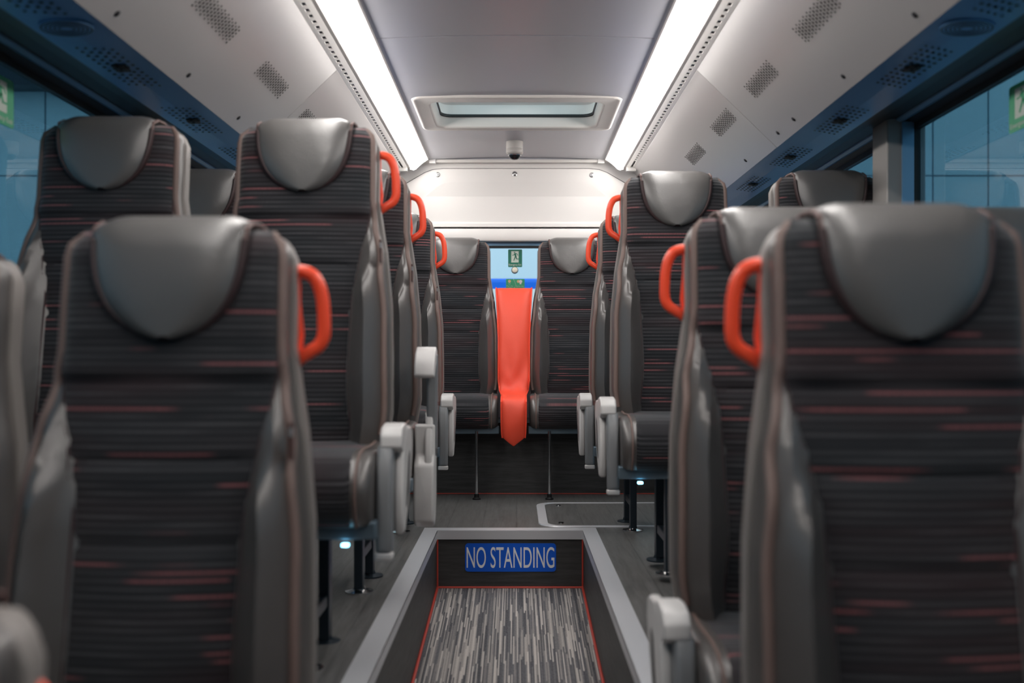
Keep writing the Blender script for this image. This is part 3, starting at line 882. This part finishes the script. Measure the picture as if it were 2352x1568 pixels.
def make_seat(name, side, handle=True, arm=None, tagged=False, post=True, lamp=False, cush=True):
    """side: +1 when the aisle lies toward +x of the seat"""
    root = bpy.data.objects.new(name, None); root.empty_display_size = .1; COL.objects.link(root)
    b = obj('backrest', backrest_bm(), M['leather'], root, smooth=True, angle=60)
    fp = obj('fabric_panel', fabric_bm(), M['fabric'], root, smooth=True, angle=60)
    for s in (-1, 1):
        bm = NB(); zs = [.52 + (1.385 - .52) * k / 50 for k in range(51)]
        p = []
        for z in zs:
            wf = min(lerp_tab(WFtab, z), half_w(z) - .010); p.append((s * wf, front_y(wf, z) - .0005, z))
        tube(bm, p, .0028, 6)
        obj('seam_piping', bm, M['piping_dark'], fp, smooth=True)
    for s in (-1, 1):
        bm = NB(); tube(bm, edge_pts(s), .0085, 10, ry=.0055); obj('edge_piping', bm, M['edge'], root, smooth=True)
    obj('back_shell', shell_bm(), M['shell'], root, smooth=True, angle=50)
    make_headrest(root)
    if cush:
        c = obj('seat_cushion', cushion_bm(.246), M['leather'], root, smooth=True, angle=60)
        obj('cushion_fabric', cushion_bm(.212, 1.018), M['fabric_cushion'], c, smooth=True, angle=60)
        for s in (-1, 1):
            bm = NB(); pr = cushion_loops(0)[2:11]; cy, cz = -.33, CZ - .09
            tube(bm, [(s * .214, cy + (y - cy) * 1.019, cz + (z - cz) * 1.019) for y, z in pr], .004, 6)
            obj('cushion_piping', bm, M['edge'], c, smooth=True)
        obj('seat_rail', bx(-.255, .255, -.49, -.44, .327, .368), M['steel_blue'], root, bevel=.004)
        obj('seat_pan', bx(-.23, .23, -.44, -.12, .345, .385), M['steel'], root, bevel=.004)
    if post:
        px = side * .08
        for nm, py in (('rear_leg', -.19), ('front_leg', -.42)):
            bm = NB(); box(bm, px - .014, px + .014, py - .022, py + .022, .012, .345)
            if nm == 'front_leg': box(bm, px - .010, px + .010, py - .02, py + .24, .10, .13)
            lg = obj(nm, bm, M['steel'], root, bevel=.003)
            bm = NB(); lathe(bm, [(.045, 0), (.045, .005), (.02, .010), (.016, .022), (0, .024)], (px, py, 0), 20)
            obj('foot', bm, M['chrome'] if nm == 'front_leg' else M['steel'], lg, smooth=True)
    if handle:
        s = side; x0 = .185
        base_y = .030
        pts = [(x0 + .002, -.066), (x0 + .018, -.066), (x0 + .036, -.074), (x0 + .048, -.094), (x0 + .054, -.122), (x0 + .056, -.155), (x0 + .055, -.182), (x0 + .046, -.200), (x0 + .028, -.212), (x0 + .010, -.224), (x0 - .002, -.238)]
        # outer bar, smooth through the points
        P = [Vector((s * x, base_y, ZT + z)) for x, z in pts]
        fine = []
        for i in range(len(P) - 1):
            p0, p1, p2, p3 = P[max(i - 1, 0)], P[i], P[i + 1], P[min(i + 2, len(P) - 1)]
            for k in range(5):
                t = k / 5
                fine.append(.5 * ((2 * p1) + (p2 - p0) * t + (2 * p0 - 5 * p1 + 4 * p2 - p3) * t * t + (3 * p1 - p0 - 3 * p2 + p3) * t ** 3))
        fine.append(P[-1]); n = len(fine)
        bm = NB()
        tube(bm, fine, [.0085 + .0045 * (2 * abs(i / n - .5)) ** 3 for i in range(n)], 12, ry=.012)
        hd = obj('grab_handle', bm, M['red'], root, smooth=True, angle=70)
        bm = NB(); tube(bm, [(s * (x0 + .002), base_y, ZT - .066), (s * (x0 + .004), base_y + .006, ZT - .12), (s * (x0 + .010), base_y + .006, ZT - .18), (s * (x0 + .004), base_y, ZT - .228)], [.012, .009, .009, .010], 10, ry=.014)
        obj('handle_plate', bm, M['red'], hd, smooth=True)
    if tagged:
        s = side; z = 1.045; x = half_w(z) + .001
        bm = NB(); box(bm, *sorted((s * x, s * (x - .004))), yrec(z) - .095, yrec(z) - .070, z - .032, z + .028)
        tg = obj('seat_tag', bm, M['tag'], root)
        obj('tag_print', bx(*sorted((s * (x + .0006), s * (x - .003))), yrec(z) - .0962, yrec(z) - .080, z + .006, z + .020), M['arm_pad'], tg)
    if arm:
        arm_parts(root, side, arm)
    if lamp:
        bm = NB(); box(bm, side * .185 - .009, side * .185 + .009, -.50, -.486, .312, .320)
        obj('courtesy_light', bm, M['led'], root, bevel=.003)
    return root
def plate(pts, x0, x1):
    """closed outline in (y, z), given width from x0 to x1"""
    bm = NB(); loft(bm, [[(x, y, z) for y, z in pts] for x in (x0, x1)], True, True, True); return bm
def arm_parts(root, s, mode):
    xa, xb = (s * .284, s * .308)
    # bracket: tapering boomerang plate with a slot
    outer = [(-.20, .575), (-.17, .565), (-.16, .52), (-.20, .44), (-.26, .37), (-.33, .318), (-.362, .318), (-.380, .36), (-.375, .44), (-.36, .50), (-.33, .555), (-.28, .58)]
    br = obj('armrest_bracket', plate(outer, *sorted((xa, xb))), M['arm'], root, bevel=.007)
    slot = [(-.235, .515), (-.225, .50), (-.255, .415), (-.30, .375), (-.315, .385), (-.285, .44), (-.26, .50)]
    obj('slot', plate(slot, *sorted((s * .3087, s * .306))), M['black'], br)
    x2, x3 = sorted((s * .254, s * .3075))
    if mode == 'down':
        # pivot block and a paddle that hangs down in front of the cushion side
        hub = [(-.30, .565), (-.27, .585), (-.33, .592), (-.385, .585), (-.405, .565), (-.408, .535), (-.37, .52), (-.31, .53)]
        obj('pivot_block', plate(hub, x2, x3), M['arm'], br, bevel=.006)
        a = [(-.380, .545), (-.404, .540), (-.425, .50), (-.438, .44), (-.442, .36), (-.440, .285), (-.400, .280), (-.395, .36), (-.375, .44), (-.350, .52)]
        ar = obj('armrest', plate(a, *sorted((s * .247, s * .287))), M['arm_pad'], root, bevel=.010)
        obj('armrest_tip', plate([(-.441, .285), (-.439, .268), (-.402, .266), (-.398, .283)], *sorted((s * .246, s * .288))), M['arm'], ar, bevel=.004)
    else:
        lower = [(-.30, .53), (-.27, .42), (-.27, .30), (-.30, .22), (-.35, .195), (-.39, .22), (-.40, .30), (-.385, .40), (-.35, .43), (-.35, .53)]
        obj('pivot_block', plate(lower, *sorted((s * .249, s * .315))), M['arm'], br, bevel=.008)
        a = [(-.295, .45), (-.285, .60), (-.275, .72), (-.290, .765), (-.315, .760), (-.325, .70), (-.328, .58), (-.335, .45), (-.315, .42)]
        ar = obj('armrest', plate(a, *sorted((s * .286, s * .322))), M['arm_pad'], root, bevel=.008)
        pad = [(-.27, .775), (-.31, .785), (-.36, .765), (-.392, .725), (-.400, .690), (-.385, .680), (-.34, .715), (-.28, .74)]
        obj('armrest_cap', plate(pad, *sorted((s * .252, s * .318))), M['arm'], ar, bevel=.006)
def place(root, label, x, y, zfloor, group=None):
    tag(root, label, 'coach seat', group); root.location = (x, y, H + zfloor); return root

GL = 'coach seats left of the aisle'; GR = 'coach seats right of the aisle'; GW = 'window seats'; GB = 'rear bench seats'
# left of the aisle
sA = place(make_seat('coach_seat', 1, True, None, True, post=True), 'large blurred front seat left of the aisle with red grab handle', -.588, 1.763, FZ, GL)
sB = place(make_seat('coach_seat', 1, True, 'down', True, lamp=True), 'second aisle seat on the left, high on the platform with pale headrest', -.587, 2.826, PZ - .006, GL)
sC = place(make_seat('coach_seat', 1, True, 'up', True), 'left aisle seat with its grey armrest folded upright', -.583, 3.60, PZ, GL)
sD = copy_thing(sB, (-.583, 4.69, H + PZ), 'left aisle seat nearest the rear bench, armrest hanging down', GL)
# right of the aisle
r1 = make_seat('coach_seat', -1, True, None, False); place(r1, 'largest blurred seat on the right with big headrest and red handle', .590, 1.584, -1.185, GR)
r3 = make_seat('coach_seat', -1, True, 'down', False, lamp=True)
place(r3, 'right aisle seat on the platform with pale headrest beside the floor trapdoor', .590, 3.76, PZ + .022, GR)
copy_thing(r3, (.590, 2.32, H - 1.08), 'right seat just behind the largest blurred one, its headrest half hidden', GR)
copy_thing(r3, (.583, 4.73, H + PZ), 'right aisle seat closest to the rear bench, mostly hidden', GR)
# window seats
w0 = make_seat('coach_seat', 1, False, None, False); place(w0, 'dark front window seat cut off by the left edge of the photo', -1.135, 1.86, FZ - .03, GW)
place(copy_thing(w0), 'window seat on the left with dark headrest and light side shell', -1.125, 2.80, PZ - .006, GW)
place(copy_thing(w0), 'window seat on the left glimpsed as a black shape between two headrests', -1.125, 3.60, PZ, GW)
place(copy_thing(w0), 'window seat on the right by the grey pillar, dark headrest', 1.135, 3.68, PZ + .01, GW)
place(copy_thing(w0), 'blurred window seat cut off by the right edge of the photo', 1.125, 2.32, -1.08, GW)
# rear bench
b1 = make_seat('coach_seat', 1, False, None, True, post=False); place(b1, 'rear bench seat left of the red cloth strip', -.349, 5.78, PZ + .015, GB)
place(copy_thing(b1), 'rear bench seat right of the red cloth strip', .316, 5.78, PZ + .015, GB)
for rt, px in ((None, -.215), (None, .178)):
    pass
LG = []
for lab, px in (('thin chrome support post below the left rear bench seat', -.212), ('thin chrome support post below the right rear bench seat', .172)):
    P = thing('bench_post', lab, 'support post', (px, 5.25, H + PZ), 'rear bench support posts')
    bm = NB(); lathe(bm, [(.009, .02), (.009, .36)], seg=14); obj('post', bm, M['chrome'], P, smooth=True)
    bm = NB(); lathe(bm, [(.022, 0), (.022, .006), (.013, .012), (.013, .03), (.0, .032)], seg=16); obj('foot', bm, M['black'], P, smooth=True)
# low front-left seat, only its shoulder in view
low = place(copy_thing(sA), 'seat shoulder and red handle in the bottom left corner, very blurred', -.655, .93, -1.645, GL)
for ch in low.children:
    if ch.name.startswith('grab_handle'): ch.location = (-.030, 0, -.004)

# ---- red cloth strip between the rear bench seats
RC = thing('red_cloth_strip', 'bright red vinyl strip hanging between the two rear bench seats', 'cloth strip', (-.012, 5.70, H + PZ))
ox, oy, oz = RC.location
bm = NB(); rows = []
#      y,     z(rel camera), half width
pth = [(5.78, .400, .100), (5.70, .398, .102), (5.672, .385, .102), (5.62, .25, .094), (5.585, .10, .088), (5.56, -.05, .087), (5.55, -.13, .087), (5.535, -.185, .080), (5.45, -.212, .066), (5.32, -.205, .066),
       (5.245, -.212, .066), (5.215, -.235, .066), (5.205, -.29, .066), (5.205, -.35, .065), (5.215, -.40, .063), (5.225, -.425, .060)]
for i, (y, z, h) in enumerate(pth):
    row = []
    for k in range(17):
        u = -1 + 2 * k / 16
        zz, yy = z, y
        if i >= len(pth) - 2: zz -= (.048 if i == len(pth) - 1 else .02) * (1 - abs(u))
        yy += .0045 * math.sin(3 * u + i * 1.3) + (.012 * math.sin(5 * u + z * 50) if 4 < i < 8 else 0)
        row.append((u * h - .0 + (-.0165 - ox), yy - oy + (0.02 * abs(u) ** 6), H + zz - oz))
    rows.append(row)
loft(bm, rows, closed=False)
cl = obj('cloth', bm, M['red_cloth'], RC, smooth=True, angle=80)
sd = cl.modifiers.new('s', 'SOLIDIFY'); sd.thickness = .006
ss = cl.modifiers.new('u', 'SUBSURF'); ss.levels = 1; ss.render_levels = 2
for s in (-1, 1):
    bm = NB(); tube(bm, [(r[0 if s < 0 else 16][0], r[0 if s < 0 else 16][1], r[0 if s < 0 else 16][2]) for r in rows[1:]], .004, 8)
    obj('hem', bm, M['red_cloth'], RC, smooth=True)

# ================================================================== OUTSIDE: the hall the coach stands in
bm = NB(); box(bm, -22, 22, 14.0, 14.3, -1.2, 7.0); struct(obj('wall_hall', bm, M['cladding']))
struct(obj('floor_hall', bx(-22, 22, -12, 14, -1.3, -1.2), mat('pale hall floor', (.30, .38, .42), .5)))
bm = NB(); box(bm, -22, -3.5, 13.6, 13.95, H + 3.72, H + 4.1); tag(obj('roof_beam', bm, M['steel']), 'dark horizontal roof beam seen outside through the left window', 'beam')
B = thing('parked_vehicle', 'blue painted panel with white lower part seen through the rear window', 'vehicle', (0, 9.2, -1.2))
obj('body', bx(-1.2, 1.2, 0, 2.5, .35, 3.18 - .0), M['blueban'], B, bevel=.04)
obj('white_panel', bx(-.46, .42, -.01, .01, 1.6, 3.08), M['white'], B)
for wx in (-1, 1):
    bm = NB(); lathe(bm, [(.40, -.12), (.42, -.1), (.42, .1), (.40, .12)], (wx * 1.0, .5, .42), 24, 'x'); obj('wheel', bm, M['black'], B, smooth=True)
